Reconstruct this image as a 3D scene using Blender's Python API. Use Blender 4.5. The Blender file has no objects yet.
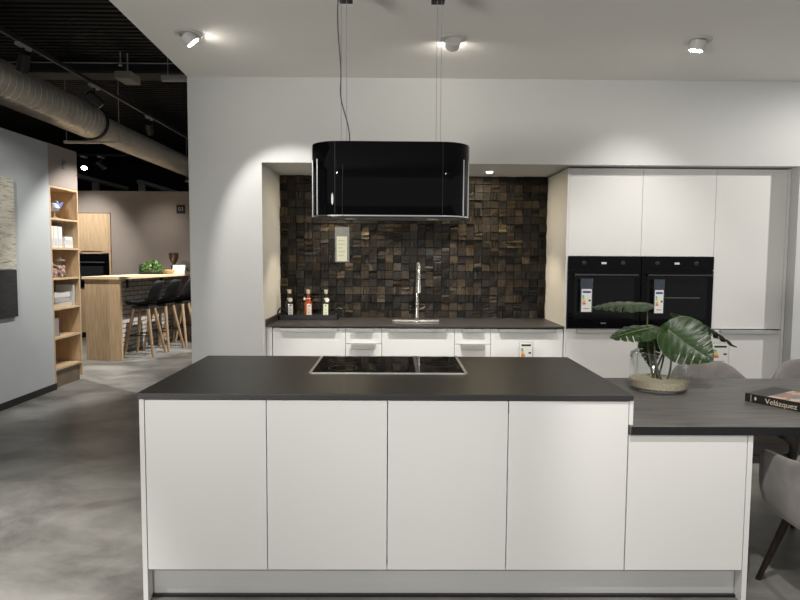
import bpy, bmesh, math, random
from mathutils import Vector, Matrix
random.seed(7)
S = bpy.context.scene
COL = S.collection
R = math.radians

# ------------------------------------------------------------------ materials
MATS = {}
def mat(name, col, rough=.5, metal=0., noise=0., scale=8., spec=.5, stretch=(1,1,1), bump=0., coat=0., trans=0., ior=1.45, emit=None, estr=0.):
    if name in MATS: return MATS[name]
    m = bpy.data.materials.new(name); m.use_nodes = True
    nt = m.node_tree; b = nt.nodes['Principled BSDF']
    b.inputs['Base Color'].default_value = (*col, 1)
    b.inputs['Roughness'].default_value = rough
    b.inputs['Metallic'].default_value = metal
    b.inputs['Specular IOR Level'].default_value = spec
    b.inputs['IOR'].default_value = ior
    b.inputs['Coat Weight'].default_value = coat
    b.inputs['Transmission Weight'].default_value = trans
    if emit:
        b.inputs['Emission Color'].default_value = (*emit, 1); b.inputs['Emission Strength'].default_value = estr
    if noise > 0 or bump > 0:
        tc = nt.nodes.new('ShaderNodeTexCoord'); mp = nt.nodes.new('ShaderNodeMapping')
        mp.inputs['Scale'].default_value = stretch
        nt.links.new(tc.outputs['Object'], mp.inputs['Vector'])
        n = nt.nodes.new('ShaderNodeTexNoise'); n.inputs['Scale'].default_value = scale; n.inputs['Detail'].default_value = 6
        nt.links.new(mp.outputs['Vector'], n.inputs['Vector'])
        if noise > 0:
            cr = nt.nodes.new('ShaderNodeValToRGB')
            lo = [max(0, c*(1-noise)) for c in col]; hi = [min(1, c*(1+noise)) for c in col]
            cr.color_ramp.elements[0].position = .3; cr.color_ramp.elements[1].position = .7
            cr.color_ramp.elements[0].color = (*lo, 1); cr.color_ramp.elements[1].color = (*hi, 1)
            nt.links.new(n.outputs['Fac'], cr.inputs['Fac']); nt.links.new(cr.outputs['Color'], b.inputs['Base Color'])
        if bump > 0:
            bp = nt.nodes.new('ShaderNodeBump'); bp.inputs['Strength'].default_value = bump; bp.inputs['Distance'].default_value = .004
            nt.links.new(n.outputs['Fac'], bp.inputs['Height']); nt.links.new(bp.outputs['Normal'], b.inputs['Normal'])
    MATS[name] = m
    return m

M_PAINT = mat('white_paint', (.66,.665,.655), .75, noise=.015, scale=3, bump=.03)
M_CEIL = mat('ceiling_paint', (.88,.87,.84), .85, noise=.015, scale=2)
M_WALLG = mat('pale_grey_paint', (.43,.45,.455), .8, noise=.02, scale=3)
M_TAUPE = mat('taupe_paint', (.30,.255,.225), .85, noise=.03, scale=3)
M_DARK = mat('dark_navy_paint', (.006,.008,.014), .9)
M_DECK = mat('black_steel_deck', (.006,.006,.006), .7)
M_FRONT = mat('white_satin_front', (.80,.795,.78), .42, noise=.008, scale=2)
M_GLOSS = mat('white_gloss_front', (.82,.81,.79), .16, noise=.008, scale=2)
M_PLINTH = mat('aluminium_plinth', (.62,.63,.62), .42, metal=.35, noise=.03, scale=30, stretch=(.05,1,6))
M_TOP = mat('anthracite_worktop', (.026,.0235,.023), .44, spec=.8, noise=.15, scale=90, bump=.05)
M_TABLE = mat('dark_grey_wood_table', (.15,.142,.137), .42, noise=.32, scale=9, stretch=(.6,7,7), bump=.1)
M_TEDGE = mat('shaded_table_edge', (.011,.0115,.013), .5, noise=.2, scale=60)  # edge colour darkened for its shade; the top's sheen is in its lighter colour
M_BLACK = mat('black_satin', (.012,.012,.013), .45)
M_BGLASS = mat('black_glass', (.003,.003,.004), .03, spec=.16)
M_HOB = mat('black_ceramic_glass', (.005,.005,.005), .05, spec=.35)
M_STEEL = mat('brushed_steel', (.62,.61,.58), .28, metal=1)
M_CHROME = mat('chrome', (.75,.75,.74), .14, metal=1)
M_ALU = mat('satin_aluminium', (.62,.62,.60), .35, metal=.85)
M_OAK = mat('pale_oak', (.55,.395,.24), .5, noise=.16, scale=5, stretch=(9,9,.8), bump=.05)
M_OAKD = mat('oak_end_panel', (.42,.30,.18), .5, noise=.2, scale=5, stretch=(9,9,.7), bump=.05)
M_OAKT = mat('oak_worktop', (.62,.47,.30), .45, noise=.12, scale=5, stretch=(8,.7,8))
M_LEGW = mat('oak_leg', (.34,.235,.14), .5, noise=.15, scale=8, stretch=(8,8,1))
M_WENGE = mat('dark_walnut_leg', (.022,.013,.010), .4, noise=.3, scale=10, stretch=(8,8,1))
M_VELVET = mat('grey_velvet', (.25,.228,.218), .85, noise=.28, scale=7, bump=.05)
MATS['grey_velvet'].node_tree.nodes['Principled BSDF'].inputs['Sheen Weight'].default_value = .35
M_GALV = mat('galvanised_steel', (.66,.61,.53), .36, metal=.6, noise=.12, scale=6)
M_WHITE = mat('white_card', (.80,.79,.76), .6)
M_CREAMC = mat('cream_card', (.80,.78,.58), .6, noise=.03, scale=30)
M_GREYST = mat('grey_steel_frame', (.34,.35,.37), .5)
def clear(name, tint, alpha, rough=.05):
    m = bpy.data.materials.new(name); m.use_nodes = True
    nt = m.node_tree; b = nt.nodes['Principled BSDF']
    b.inputs['Base Color'].default_value = (*tint, 1); b.inputs['Roughness'].default_value = rough
    b.inputs['Alpha'].default_value = alpha
    return m
M_ACRYL = clear('clear_acrylic', (.75,.78,.72), .22)
M_ACRYLD = clear('smoked_acrylic', (.09,.11,.14), .42)
def glassmat(name, col, rough=0.0):
    # thin-walled glass: mostly see-through with Fresnel reflection
    m = bpy.data.materials.new(name); m.use_nodes = True; nt = m.node_tree
    nt.nodes.remove(nt.nodes['Principled BSDF']); out = nt.nodes['Material Output']
    tr = nt.nodes.new('ShaderNodeBsdfTransparent'); tr.inputs[0].default_value = (*col, 1)
    gl = nt.nodes.new('ShaderNodeBsdfGlossy'); gl.inputs['Roughness'].default_value = .02
    lw = nt.nodes.new('ShaderNodeLayerWeight'); lw.inputs['Blend'].default_value = .5
    pw = nt.nodes.new('ShaderNodeMath'); pw.operation = 'POWER'; pw.inputs[1].default_value = 3.2; nt.links.new(lw.outputs['Facing'], pw.inputs[0])
    fr = nt.nodes.new('ShaderNodeMath'); fr.operation = 'MULTIPLY_ADD'; fr.inputs[1].default_value = .8; fr.inputs[2].default_value = .04; nt.links.new(pw.outputs[0], fr.inputs[0])
    mx = nt.nodes.new('ShaderNodeMixShader')
    nt.links.new(fr.outputs[0], mx.inputs[0]); nt.links.new(tr.outputs[0], mx.inputs[1]); nt.links.new(gl.outputs[0], mx.inputs[2])
    nt.links.new(mx.outputs[0], out.inputs['Surface'])
    return m
M_GLASS = glassmat('clear_glass', (.965,.975,.97))

def concrete():
    m = bpy.data.materials.new('polished_concrete'); m.use_nodes = True; nt = m.node_tree; b = nt.nodes['Principled BSDF']
    tc = nt.nodes.new('ShaderNodeTexCoord'); mp = nt.nodes.new('ShaderNodeMapping')
    mp.inputs['Rotation'].default_value = (0,0,R(-25)); mp.inputs['Scale'].default_value = (1.0,1.35,1)
    nt.links.new(tc.outputs['Object'], mp.inputs['Vector'])
    n = nt.nodes.new('ShaderNodeTexNoise'); n.inputs['Scale'].default_value = 1.5; n.inputs['Detail'].default_value = 9; n.inputs['Roughness'].default_value = .62; n.inputs['Distortion'].default_value = .35
    nt.links.new(mp.outputs['Vector'], n.inputs['Vector'])
    cr = nt.nodes.new('ShaderNodeValToRGB'); e = cr.color_ramp.elements
    e[0].position = .33; e[0].color = (.085,.082,.075,1); e[1].position = .68; e[1].color = (.31,.303,.285,1)
    nt.links.new(n.outputs['Fac'], cr.inputs['Fac']); nt.links.new(cr.outputs['Color'], b.inputs['Base Color'])
    rr = nt.nodes.new('ShaderNodeMapRange'); rr.inputs['To Min'].default_value = .28; rr.inputs['To Max'].default_value = .5
    nt.links.new(n.outputs['Fac'], rr.inputs['Value']); nt.links.new(rr.outputs['Result'], b.inputs['Roughness'])
    return m
M_FLOOR = concrete()

def mosaicmat():
    m = bpy.data.materials.new('charred_wood_mosaic'); m.use_nodes = True; nt = m.node_tree; b = nt.nodes['Principled BSDF']
    at = nt.nodes.new('ShaderNodeAttribute'); at.attribute_name = 'tint'
    cr = nt.nodes.new('ShaderNodeValToRGB'); e = cr.color_ramp.elements
    e[0].position = 0; e[0].color = (.007,.0065,.006,1); e[1].position = 1; e[1].color = (.046,.034,.021,1)
    k = e.new(.55); k.color = (.016,.0125,.009,1)
    nt.links.new(at.outputs['Fac'], cr.inputs['Fac'])
    tc = nt.nodes.new('ShaderNodeTexCoord'); outs = []
    for sc in ((3,3,30),(30,3,3)):
        mp = nt.nodes.new('ShaderNodeMapping'); mp.inputs['Scale'].default_value = sc
        nt.links.new(tc.outputs['Object'], mp.inputs['Vector'])
        n = nt.nodes.new('ShaderNodeTexNoise'); n.inputs['Scale'].default_value = 5; n.inputs['Detail'].default_value = 5
        nt.links.new(mp.outputs['Vector'], n.inputs['Vector']); outs.append(n.outputs['Fac'])
    a2 = nt.nodes.new('ShaderNodeAttribute'); a2.attribute_name = 'grain'
    mx = nt.nodes.new('ShaderNodeMix'); mx.data_type = 'FLOAT'
    nt.links.new(a2.outputs['Fac'], mx.inputs[0]); nt.links.new(outs[0], mx.inputs[2]); nt.links.new(outs[1], mx.inputs[3])
    mr = nt.nodes.new('ShaderNodeMapRange'); mr.inputs['From Min'].default_value = .35; mr.inputs['From Max'].default_value = .65
    mr.inputs['To Min'].default_value = .45; mr.inputs['To Max'].default_value = 1.5
    nt.links.new(mx.outputs[0], mr.inputs['Value'])
    vm = nt.nodes.new('ShaderNodeVectorMath'); vm.operation = 'SCALE'
    nt.links.new(cr.outputs['Color'], vm.inputs[0]); nt.links.new(mr.outputs['Result'], vm.inputs['Scale'])
    nt.links.new(vm.outputs[0], b.inputs['Base Color'])
    bp = nt.nodes.new('ShaderNodeBump'); bp.inputs['Strength'].default_value = .6; bp.inputs['Distance'].default_value = .004
    nt.links.new(mx.outputs[0], bp.inputs['Height']); nt.links.new(bp.outputs['Normal'], b.inputs['Normal'])
    b.inputs['Roughness'].default_value = .5; b.inputs['Specular IOR Level'].default_value = .2
    return m

# ------------------------------------------------------------------ geometry helpers
class MB:
    def __init__(s): s.bm = bmesh.new()
    def box(s, x0,x1,y0,y1,z0,z1, bev=0., mtx=None):
        t = bmesh.new(); bmesh.ops.create_cube(t, size=1)
        for v in t.verts: v.co = Vector(((x0+x1)/2+v.co.x*(x1-x0), (y0+y1)/2+v.co.y*(y1-y0), (z0+z1)/2+v.co.z*(z1-z0)))
        if bev > 0: bmesh.ops.bevel(t, geom=t.edges[:], offset=bev, segments=2, profile=.5, affect='EDGES')
        return s._add(t, mtx)
    def _add(s, t, mtx=None):
        if mtx is not None: t.transform(mtx)
        bmesh.ops.recalc_face_normals(t, faces=t.faces[:])
        me = bpy.data.meshes.new('tmp'); t.to_mesh(me); t.free(); s.bm.from_mesh(me); bpy.data.meshes.remove(me); return s
    def cyl(s, p0, p1, r0, r1=None, seg=20, caps=True):
        r1 = r0 if r1 is None else r1
        p0 = Vector(p0); p1 = Vector(p1); d = p1-p0
        t = bmesh.new(); bmesh.ops.create_cone(t, cap_ends=caps, segments=seg, radius1=r0, radius2=r1, depth=d.length)
        q = d.to_track_quat('Z','Y').to_matrix().to_4x4()
        return s._add(t, Matrix.Translation((p0+p1)/2) @ q)
    def lathe(s, prof, c=(0,0,0), seg=32, axis='z'):
        t = bmesh.new(); rings = []
        for r, h in prof:
            ring = []
            for i in range(seg):
                a = 2*math.pi*i/seg
                if axis == 'z': co = (r*math.cos(a), r*math.sin(a), h)
                else: co = (r*math.cos(a), h, r*math.sin(a))
                ring.append(t.verts.new(co))
            rings.append(ring)
        for a, b in zip(rings, rings[1:]):
            for i in range(seg): t.faces.new((a[i], a[(i+1)%seg], b[(i+1)%seg], b[i]))
        bmesh.ops.remove_doubles(t, verts=t.verts[:], dist=1e-5)
        return s._add(t, Matrix.Translation(c))
    def prism(s, pts, z0, z1, mtx=None, bev=0.):   # pts: xy outline
        t = bmesh.new(); vs = [t.verts.new((x,y,z0)) for x,y in pts]; f = t.faces.new(vs)
        g = bmesh.ops.extrude_face_region(t, geom=[f])
        bmesh.ops.translate(t, verts=[v for v in g['geom'] if isinstance(v, bmesh.types.BMVert)], vec=(0,0,z1-z0))
        if bev > 0:
            es = [e for e in t.edges if abs(e.verts[0].co.z-e.verts[1].co.z) < 1e-6]
            bmesh.ops.bevel(t, geom=es, offset=bev, segments=2, profile=.5, affect='EDGES')
        return s._add(t, mtx)
    def tube(s, pts, r, seg=10, r1=None):
        pts = [Vector(p) for p in pts]; t = bmesh.new(); rings = []
        n = len(pts); up = Vector((.13,.27,1)).normalized()
        for i, p in enumerate(pts):
            d = (pts[min(i+1,n-1)]-pts[max(i-1,0)]).normalized()
            a = d.cross(up)
            if a.length < .05: a = d.cross(Vector((1,0,0)))
            a.normalize(); b = a.cross(d)
            rr = r if r1 is None else r+(r1-r)*i/(n-1)
            rings.append([t.verts.new(p+rr*(math.cos(2*math.pi*k/seg)*a+math.sin(2*math.pi*k/seg)*b)) for k in range(seg)])
        for a, b in zip(rings, rings[1:]):
            for k in range(seg): t.faces.new((a[k], a[(k+1)%seg], b[(k+1)%seg], b[k]))
        t.faces.new(rings[0]); t.faces.new(rings[-1])
        return s._add(t)
    def build(s, name, material, parent=None, smooth=False, loc=None):
        me = bpy.data.meshes.new(name); s.bm.to_mesh(me); s.bm.free()
        me.materials.append(material)
        if smooth:
            for p in me.polygons: p.use_smooth = True
            try: me.set_sharp_from_angle(angle=R(30))
            except Exception: pass
        o = bpy.data.objects.new(name, me); COL.objects.link(o)
        if parent: o.parent = parent
        if loc: o.location = loc
        return o

def bez(p0,p1,p2,p3,n=14):
    p0,p1,p2,p3 = map(Vector,(p0,p1,p2,p3)); r = []
    for i in range(n+1):
        t = i/n; r.append((1-t)**3*p0+3*(1-t)**2*t*p1+3*(1-t)*t*t*p2+t**3*p3)
    return r
def text(body, size, name, material, parent, mtx, depth=.0005):
    cu = bpy.data.curves.new('txt','FONT'); cu.body = body; cu.size = size; cu.extrude = depth; cu.align_x = 'CENTER'; cu.align_y = 'CENTER'
    o = bpy.data.objects.new('txt', cu); COL.objects.link(o); bpy.context.view_layer.update()
    me = bpy.data.meshes.new_from_object(o.evaluated_get(bpy.context.evaluated_depsgraph_get()))
    bpy.data.objects.remove(o); bpy.data.curves.remove(cu)
    me.transform(mtx); me.materials.clear(); me.materials.append(material); me.name = name
    ob = bpy.data.objects.new(name, me); COL.objects.link(ob)
    if parent: ob.parent = parent
    return ob
def tag(o, label, cat, group=None, kind=None):
    o['label'] = label; o['category'] = cat
    if group: o['group'] = group
    if kind: o['kind'] = kind
    return o
def thing(name, label, cat, loc=(0,0,0), rz=0., group=None):
    o = bpy.data.objects.new(name, None); COL.objects.link(o); o.empty_display_size = .1
    o.location = loc; o.rotation_euler = (0,0,rz)
    return tag(o, label, cat, group)
def struct(mb, name, m, label, cat):
    return tag(mb.build(name, m), label, cat, kind='structure')
def copy_tree(o, parent=None):
    c = o.copy(); COL.objects.link(c)
    if parent: c.parent = parent
    for ch in [x for x in bpy.data.objects if x.parent == o]: copy_tree(ch, c)
    return c

# ------------------------------------------------------------------ the setting
CZ = 2.858; WY = 2.42; KY = 2.52; NB = 3.19; SOF = 2.197
struct(MB().box(-9,7.5,-7,12.5,-.1,0), 'floor', M_FLOOR, 'polished grey concrete floor of the showroom', 'floor')
w = MB()
w.box(-.608,-.03,WY,NB,0,CZ)
w.box(-.03,4.26,WY,NB,SOF,CZ)
w.box(4.26,7.5,WY,NB,0,CZ)
w.box(-.608,7.5,NB,NB+.12,0,CZ)
struct(w, 'wall_back', M_PAINT, 'white wall with the kitchen niche cut into it', 'wall')
struct(MB().prism([(-.608,NB+.12),(-.608,2.42),(-.27,-7),(7.5,-7),(7.5,NB+.12)],CZ,CZ+.14), 'ceiling', M_CEIL, 'white lowered ceiling over the kitchen', 'ceiling')
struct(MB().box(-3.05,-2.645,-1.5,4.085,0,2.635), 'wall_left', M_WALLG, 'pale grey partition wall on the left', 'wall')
struct(MB().box(-2.645,-2.633,-1.5,4.098,0,.068,.002), 'baseboard_left', M_BLACK, 'black baseboard along the grey partition', 'baseboard')
struct(MB().box(-3.05,-2.645,4.087,4.672,2.203,2.64), 'wall_bookcase', M_TAUPE, 'taupe wall piece above the bookcase', 'wall')
fw = MB(); fw.box(-3.945,1.5,8.3,8.95,0,2.58); fw.box(-9,-4.63,8.3,8.95,0,2.58); fw.box(-4.63,-3.945,8.3,8.95,2.2,2.58); fw.box(-4.63,-3.945,8.9,8.95,0,2.2)
struct(fw, 'wall_far', M_TAUPE, 'taupe far wall behind the bar', 'wall')
struct(MB().box(-9,7.5,12.4,12.5,0,4.6), 'wall_rear', M_DARK, 'dark wall at the end of the showroom', 'wall')
struct(MB().box(-9.1,-9,-7,12.5,0,4.6), 'wall_side', M_DARK, 'dark side wall of the showroom', 'wall')
d = MB(); DZ = 3.7
d.box(-9,1,-2,12.5,DZ+.06,DZ+.1)
y = 0.
while y < 12.3:
    d.box(-9,1,y,y+.055,DZ,DZ+.06); y += .1
struct(d, 'ceiling_deck', M_DECK, 'black ribbed steel deck ceiling of the showroom', 'ceiling')

# ------------------------------------------------------------------ showroom ceiling fittings
b = thing('ceiling_beam', 'black roof beam crossing under the ribbed deck', 'beam', (-4,4.95,3.60))
MB().box(-5,4.6,-.1,.1,0,.1).build('beam_web', M_BLACK, b)
MB().box(-5,4.6,-.15,.15,-.03,0).build('flange', mat('beam_flange_paint',(.03,.03,.03),.6), b)
pi = thing('sprinkler_pipe', 'thin grey pipe hung across the black deck ceiling', 'pipe', (-3,4.46,3.58))
MB().cyl((-2,0,0),(2.4,0,0),.006).build('pipe_run', M_GREYST, pi)
MB().cyl((.98,0,0),(.98,0,.12),.006).build('hanger_rod', M_GREYST, pi)
MB().lathe([(0,-.035),(.02,-.03),(.012,0),(.012,.02)],(.98,0,0),12).build('sprinkler_head', M_ALU, pi)
def duct_prof(y0,y1,r):
    p = []; y = y0
    while y < y1:
        p += [(r,y),(r,y+.088),(r+.0025,y+.090),(r+.0025,y+.096),(r,y+.098)]; y += .1
    return p
du = thing('ventilation_duct', 'galvanised spiral ventilation duct running under the black ceiling', 'duct', (-2.72,0,3.09))
MB().lathe(duct_prof(-1.,5.18,.2),(0,0,0),40,'y').build('duct_section', M_GALV, du, True)
MB().lathe(duct_prof(5.24,11.5,.165),(0,0,-.03),40,'y').build('duct_section', M_GALV, du, True)
MB().lathe([(.165,5.16),(.222,5.16),(.222,5.2),(.2,5.205),(.165,5.25)],(0,0,0),40,'y').build('flange', mat('dark_flange',(.06,.06,.06),.4,.8), du, True)
for i,(yy,xx0,xx1) in enumerate(((5.35,-.42,.30),(9.3,-.25,.4))):
    h = thing('duct_hanger', ['thin grey strut and rods carrying the duct near its flange','grey strut under the far end of the duct'][i], 'hanger', (-2.72,yy,2.862 if i==0 else 2.86), group='duct hangers')
    MB().box(xx0,xx1,-.02,.02,0,.03,.003).build('strut', M_GALV, h)
    for sx in (xx0+.03, xx1-.03): MB().cyl((sx,0,.03),(sx,0,.83),.005,seg=8).build('rod', M_GREYST, h)
# track with spots
TX, TZ = -2.07, 3.2
tr = thing('lighting_track', 'thin black lighting track running along the dark ceiling', 'track', (TX,0,TZ))
MB().box(-.018,.018,.6,8.0,0,.035,.003).build('rail', M_BLACK, tr)
MB().box(-.006,.006,.6,8.0,-.002,0).build('conductor_strip', mat('dim_copper',(.12,.115,.11),.5), tr)
for yy in (1.5,3.5,5.5,7.5): MB().cyl((0,yy,.035),(0,yy,.5),.004,seg=8).build('suspension_wire', M_BLACK, tr)
def tspot(y, aim, label, lit=False, pos=None):
    x,z = TX,TZ
    if pos: x,y,z = pos
    t = thing('track_spotlight', label, 'spotlight', (x,y,z), group='black spotlights on the tracks')
    MB().box(-.02,.02,-.09,.09,-.03,-.003,.003).build('adapter', M_GREYST, t)
    MB().cyl((0,0,-.03),(0,0,-.1),.012).build('stem', M_BLACK, t)
    a = Vector(aim).normalized(); c = Vector((0,0,-.14))
    MB().cyl(c-a*.08, c+a*.08, .045,.05).build('lamp_head', M_BLACK, t, True)
    MB().cyl(c+a*.081, c+a*.085, .042).build('lens', MATS['lens_lit'] if lit else M_CHROME, t)
    return t
mat('lens_lit',(1,1,1),.3,emit=(1,.93,.82),estr=60)
tspot(2.75,(-.5,.5,-.8),'black spotlight on the track, nearest of the row')
tspot(3.95,(.6,.7,-.7),'black spotlight with glinting rim above the duct flange')
tspot(5.35,(-.2,.8,-.6),'black spotlight on the track right of the duct')
tspot(0,(.25,-.55,-.8),'lit white-faced spotlight above the far taupe wall', True, (-4.23,8.0,3.13))
tspot(0,(.5,.5,-.5),'unlit dark spotlight right of the lit far one', False, (-3.95,8.02,3.13))
t2 = thing('far_track', 'dark lighting track carrying the far pair of spotlights', 'track', (-4.1,7.94,3.13))
MB().box(-.5,.6,.0,.12,0,.03,.003).build('rail', M_BLACK, t2)
for sx in (-.4,.5): MB().cyl((sx,.06,.03),(sx,.06,.57),.004,seg=8).build('suspension_wire', M_BLACK, t2)
e1 = thing('ceiling_box', 'beige junction box hanging under the dark deck', 'box', (-1.96,4.5,3.39))
MB().box(-.085,.085,-.14,.14,0,.075,.004).build('housing', mat('beige_plastic',(.30,.28,.23),.6), e1)
MB().box(-.08,.08,-.11,.11,.075,.085).build('back_plate', M_GREYST, e1)
MB().cyl((0,0,.085),(0,0,.31),.008,seg=8).build('stem', M_GREYST, e1)
e2 = thing('strip_light', 'unlit white strip light beside the white wall corner', 'lamp', (-1.40,4.6,3.425))
MB().box(-.22,.6,-.02,.02,0,.03,.004).build('diffuser', mat('opal_plastic',(.45,.44,.42),.5), e2)
MB().box(-.22,.58,-.025,.025,.03,.06).build('housing', M_GREYST, e2)
for sx in (-.15,.5): MB().cyl((sx,0,.06),(sx,0,.345),.005,seg=8).build('stem', M_GREYST, e2)
for i,(x,yp,L,zz,ps) in enumerate(((-4.75,9.4,1.6,2.86,(2.55,)),(-3.95,9.6,2.4,2.86,(1.,2.2)))):
    f = thing('steel_frame', ['grey steel portal frame beyond the taupe wall, left one','grey steel portal frame beyond the taupe wall, near the duct end'][i], 'frame', (x,yp,0), group='steel frames beyond the far wall')
    if i == 0:
        MB().box(-.05,.05,-1.,.3,zz,zz+.07,.004).build('top_beam', M_GREYST, f)
        MB().box(-.05,.05,.0,.1,0,zz,.004).build('post', M_GREYST, f)
        MB().box(-.05,.05,.3,1.4,zz,zz+.07,.004).build('top_beam', M_GREYST, f)
    else:
        MB().box(-.05,.05,-.05,2.3,zz,zz+.07,.004).build('top_beam', M_GREYST, f)
        for q in (.02,1.6): MB().box(-.05,.05,q,q+.1,0,zz,.004).build('post', M_GREYST, f)

# ------------------------------------------------------------------ canvas on grey wall
cv = thing('wall_canvas', 'textured cream and black abstract canvas on the pale grey wall', 'picture', (-2.643,2.75,.86))
def canvasmat(name, lo, hi):
    m = bpy.data.materials.new(name); m.use_nodes = True; nt = m.node_tree; b = nt.nodes['Principled BSDF']
    tc = nt.nodes.new('ShaderNodeTexCoord'); mp = nt.nodes.new('ShaderNodeMapping'); mp.inputs['Scale'].default_value = (1,1.2,9)
    n = nt.nodes.new('ShaderNodeTexNoise'); n.inputs['Scale'].default_value = 5; n.inputs['Detail'].default_value = 9; n.inputs['Roughness'].default_value = .7
    cr = nt.nodes.new('ShaderNodeValToRGB'); e = cr.color_ramp.elements; e[0].position=.34; e[1].position=.52
    e[0].color=(*lo,1); e[1].color=(*hi,1)
    nt.links.new(tc.outputs['Object'], mp.inputs['Vector']); nt.links.new(mp.outputs['Vector'], n.inputs['Vector'])
    nt.links.new(n.outputs['Fac'], cr.inputs['Fac']); nt.links.new(cr.outputs['Color'], b.inputs['Base Color'])
    bp = nt.nodes.new('ShaderNodeBump'); bp.inputs['Strength'].default_value=.6; bp.inputs['Distance'].default_value=.006
    nt.links.new(n.outputs['Fac'], bp.inputs['Height']); nt.links.new(bp.outputs['Normal'], b.inputs['Normal']); b.inputs['Roughness'].default_value=.7
    return m
MB().box(0,.025,-.7,.69,.455,1.32,.003).build('cream_field', canvasmat('cream_impasto',(.16,.15,.12),(.56,.53,.44)), cv)
MB().box(0,.025,-.7,.69,0,.454,.003).build('black_field', canvasmat('black_impasto',(.004,.004,.004),(.016,.016,.016)), cv)

# ------------------------------------------------------------------ oak bookcase set into the partition
bk = thing('bookcase', 'open oak bookcase with six compartments at the end of the grey partition', 'bookcase', (-2.645,4.09,0))
D0 = -.34
SH = [.197,.535,.855,1.185,1.515,1.835]
MB().box(D0,0,0,.02,.0,2.2,.001).build('side_panel', M_OAK, bk)
MB().box(D0,0,.562,.582,.05,2.2,.001).build('side_panel', M_OAK, bk)
MB().box(D0-.012,D0,.0,.582,.05,2.2).build('back_panel', M_OAK, bk)
MB().box(D0,0,.02,.562,2.178,2.2,.001).build('top_panel', M_OAK, bk)
for z in SH: MB().box(D0,0,.02,.562,z,z+.022,.001).build('shelf', M_OAK, bk)
MB().box(D0,-.03,.02,.562,0,.195).build('plinth', mat('dark_oak',(.16,.12,.085),.6,noise=.15,scale=8), bk)
def shelf_at(i): return SH[i]+.022
BX, BY = -2.645, 4.09
# figurine top compartment
fg = thing('bird_figurine', 'blue and white bird figurine in the top compartment of the bookcase', 'figurine', (BX-.085,BY+.23,shelf_at(5)+.0005))
MB().lathe([(0,0),(.035,0),(.032,.015),(.012,.02),(.010,.07)],(0,0,0),16).build('stand', mat('tan_clay',(.4,.3,.2),.6), fg, True)
m_ = MB(); m_.lathe([(0,-.045),(.035,-.03),(.058,0),(.05,.03),(.025,.055),(0,.06)],(0,0,.115),20); m_.build('body', mat('pale_blue_glaze',(.55,.60,.72),.25), fg, True)
m_ = MB(); m_.lathe([(0,-.03),(.022,-.02),(.03,0),(.02,.022),(0,.03)],(0,.05,.175),16); m_.cyl((0,.075,.175),(0,.115,.165),.01,.001,8); m_.build('head', mat('blue_glaze',(.16,.2,.42),.25), fg, True)
m_ = MB()
for sg in (-1,1): m_.prism([(0,0),(.05,.03),(.1,.11),(.05,.09),(.0,.05)],-.006,.006,Matrix.Translation((sg*.03,.02,.10))@Matrix.Rotation(R(90),4,'Y')@Matrix.Rotation(R(60+20*sg),4,'Z'))
m_.build('wing', MATS['blue_glaze'], fg)
# white binders standing, comp 5 (index 4)
for i in range(3):
    k = thing('box_file', ['white box file standing at the left of the bookcase second compartment','white box file standing between two others in the bookcase','white box file standing beside the stacked books in the bookcase'][i], 'box file', (BX-.205,BY+.09+i*.088,shelf_at(4)+.0005), group='standing white box files')
    MB().box(-.12,.14,0,.082,0,.235,.004).build('case', mat('offwhite_board',(.66,.64,.62),.6,noise=.03,scale=20), k)
    MB().box(.14,.142,.016,.066,.02,.10).build('label_strip', mat('grey_label',(.5,.5,.52),.6), k)
def book(name, label, loc, rz, sx, sy, sz, m, group, cat='book'):
    b = thing(name, label, cat, loc, rz, group)
    MB().box(-sx/2+.004,sx/2-.004,-sy/2+.004,sy/2-.001,.003,sz-.003).build('pages', M_WHITE, b)
    c = MB(); c.box(-sx/2,sx/2,-sy/2,sy/2,0,.003); c.box(-sx/2,sx/2,-sy/2,sy/2,sz-.003,sz); c.box(sx/2-.003,sx/2,-sy/2,sy/2,0,sz); c.build('cover', m, b)
    return b
z = shelf_at(4)+.0005
for i,h in enumerate((.036,.05,.042)):
    book('stacked_book', ['pale book lying at the bottom of the stack beside box files','grey-white book in the middle of the stack beside box files','white book lying on top of the stack beside box files'][i], (BX-.16,BY+.455,z), R((1,-2,2)[i]), .22, .185-.012*i, h, mat('pale_cover_%d'%i, [(.6,.59,.58),(.52,.52,.53),(.66,.65,.63)][i],.5), 'books stacked beside the box files'); z += h
# jars comp index 3
def jar(loc, r, h, label):
    j = thing('glass_jar', label, 'jar', loc, 0, 'glass jars in the bookcase')
    MB().lathe([(0,0.002),(r*.96,.002),(r,.01),(r,h*.7),(r*.7,h*.82),(r*.72,h*.86)],(0,0,0),24).build('jar_body', M_GLASS, j, True)
    c = MB(); rnd = random.Random(int(h*1000))
    for k in range(60):
        a = rnd.random()*6.28; q = (rnd.random()**.5)*r*.75; zz = .02+rnd.random()*h*.5
        t = bmesh.new(); bmesh.ops.create_icosphere(t, subdivisions=1, radius=.014); c._add(t, Matrix.Translation((q*math.cos(a),q*math.sin(a),zz)))
    cc = c.build('sweets', mat('pink_white_sweets',(.72,.50,.45),.5,noise=.5,scale=30), j); cc['kind'] = 'stuff'
    MB().lathe([(0,h*1.06),(.02,h*1.05),(.016,h*.99),(r*.74,h*.95),(r*.74,h*.865),(0,h*.865)],(0,0,0),24).build('lid', M_ALU, j, True)
jar((BX-.10,BY+.18,shelf_at(3)+.0005),.06,.15,'short glass jar of pink sweets at the left of the bookcase shelf')
jar((BX-.10,BY+.335,shelf_at(3)+.0005),.072,.21,'taller lidded glass jar right of the short one in the bookcase')
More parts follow.
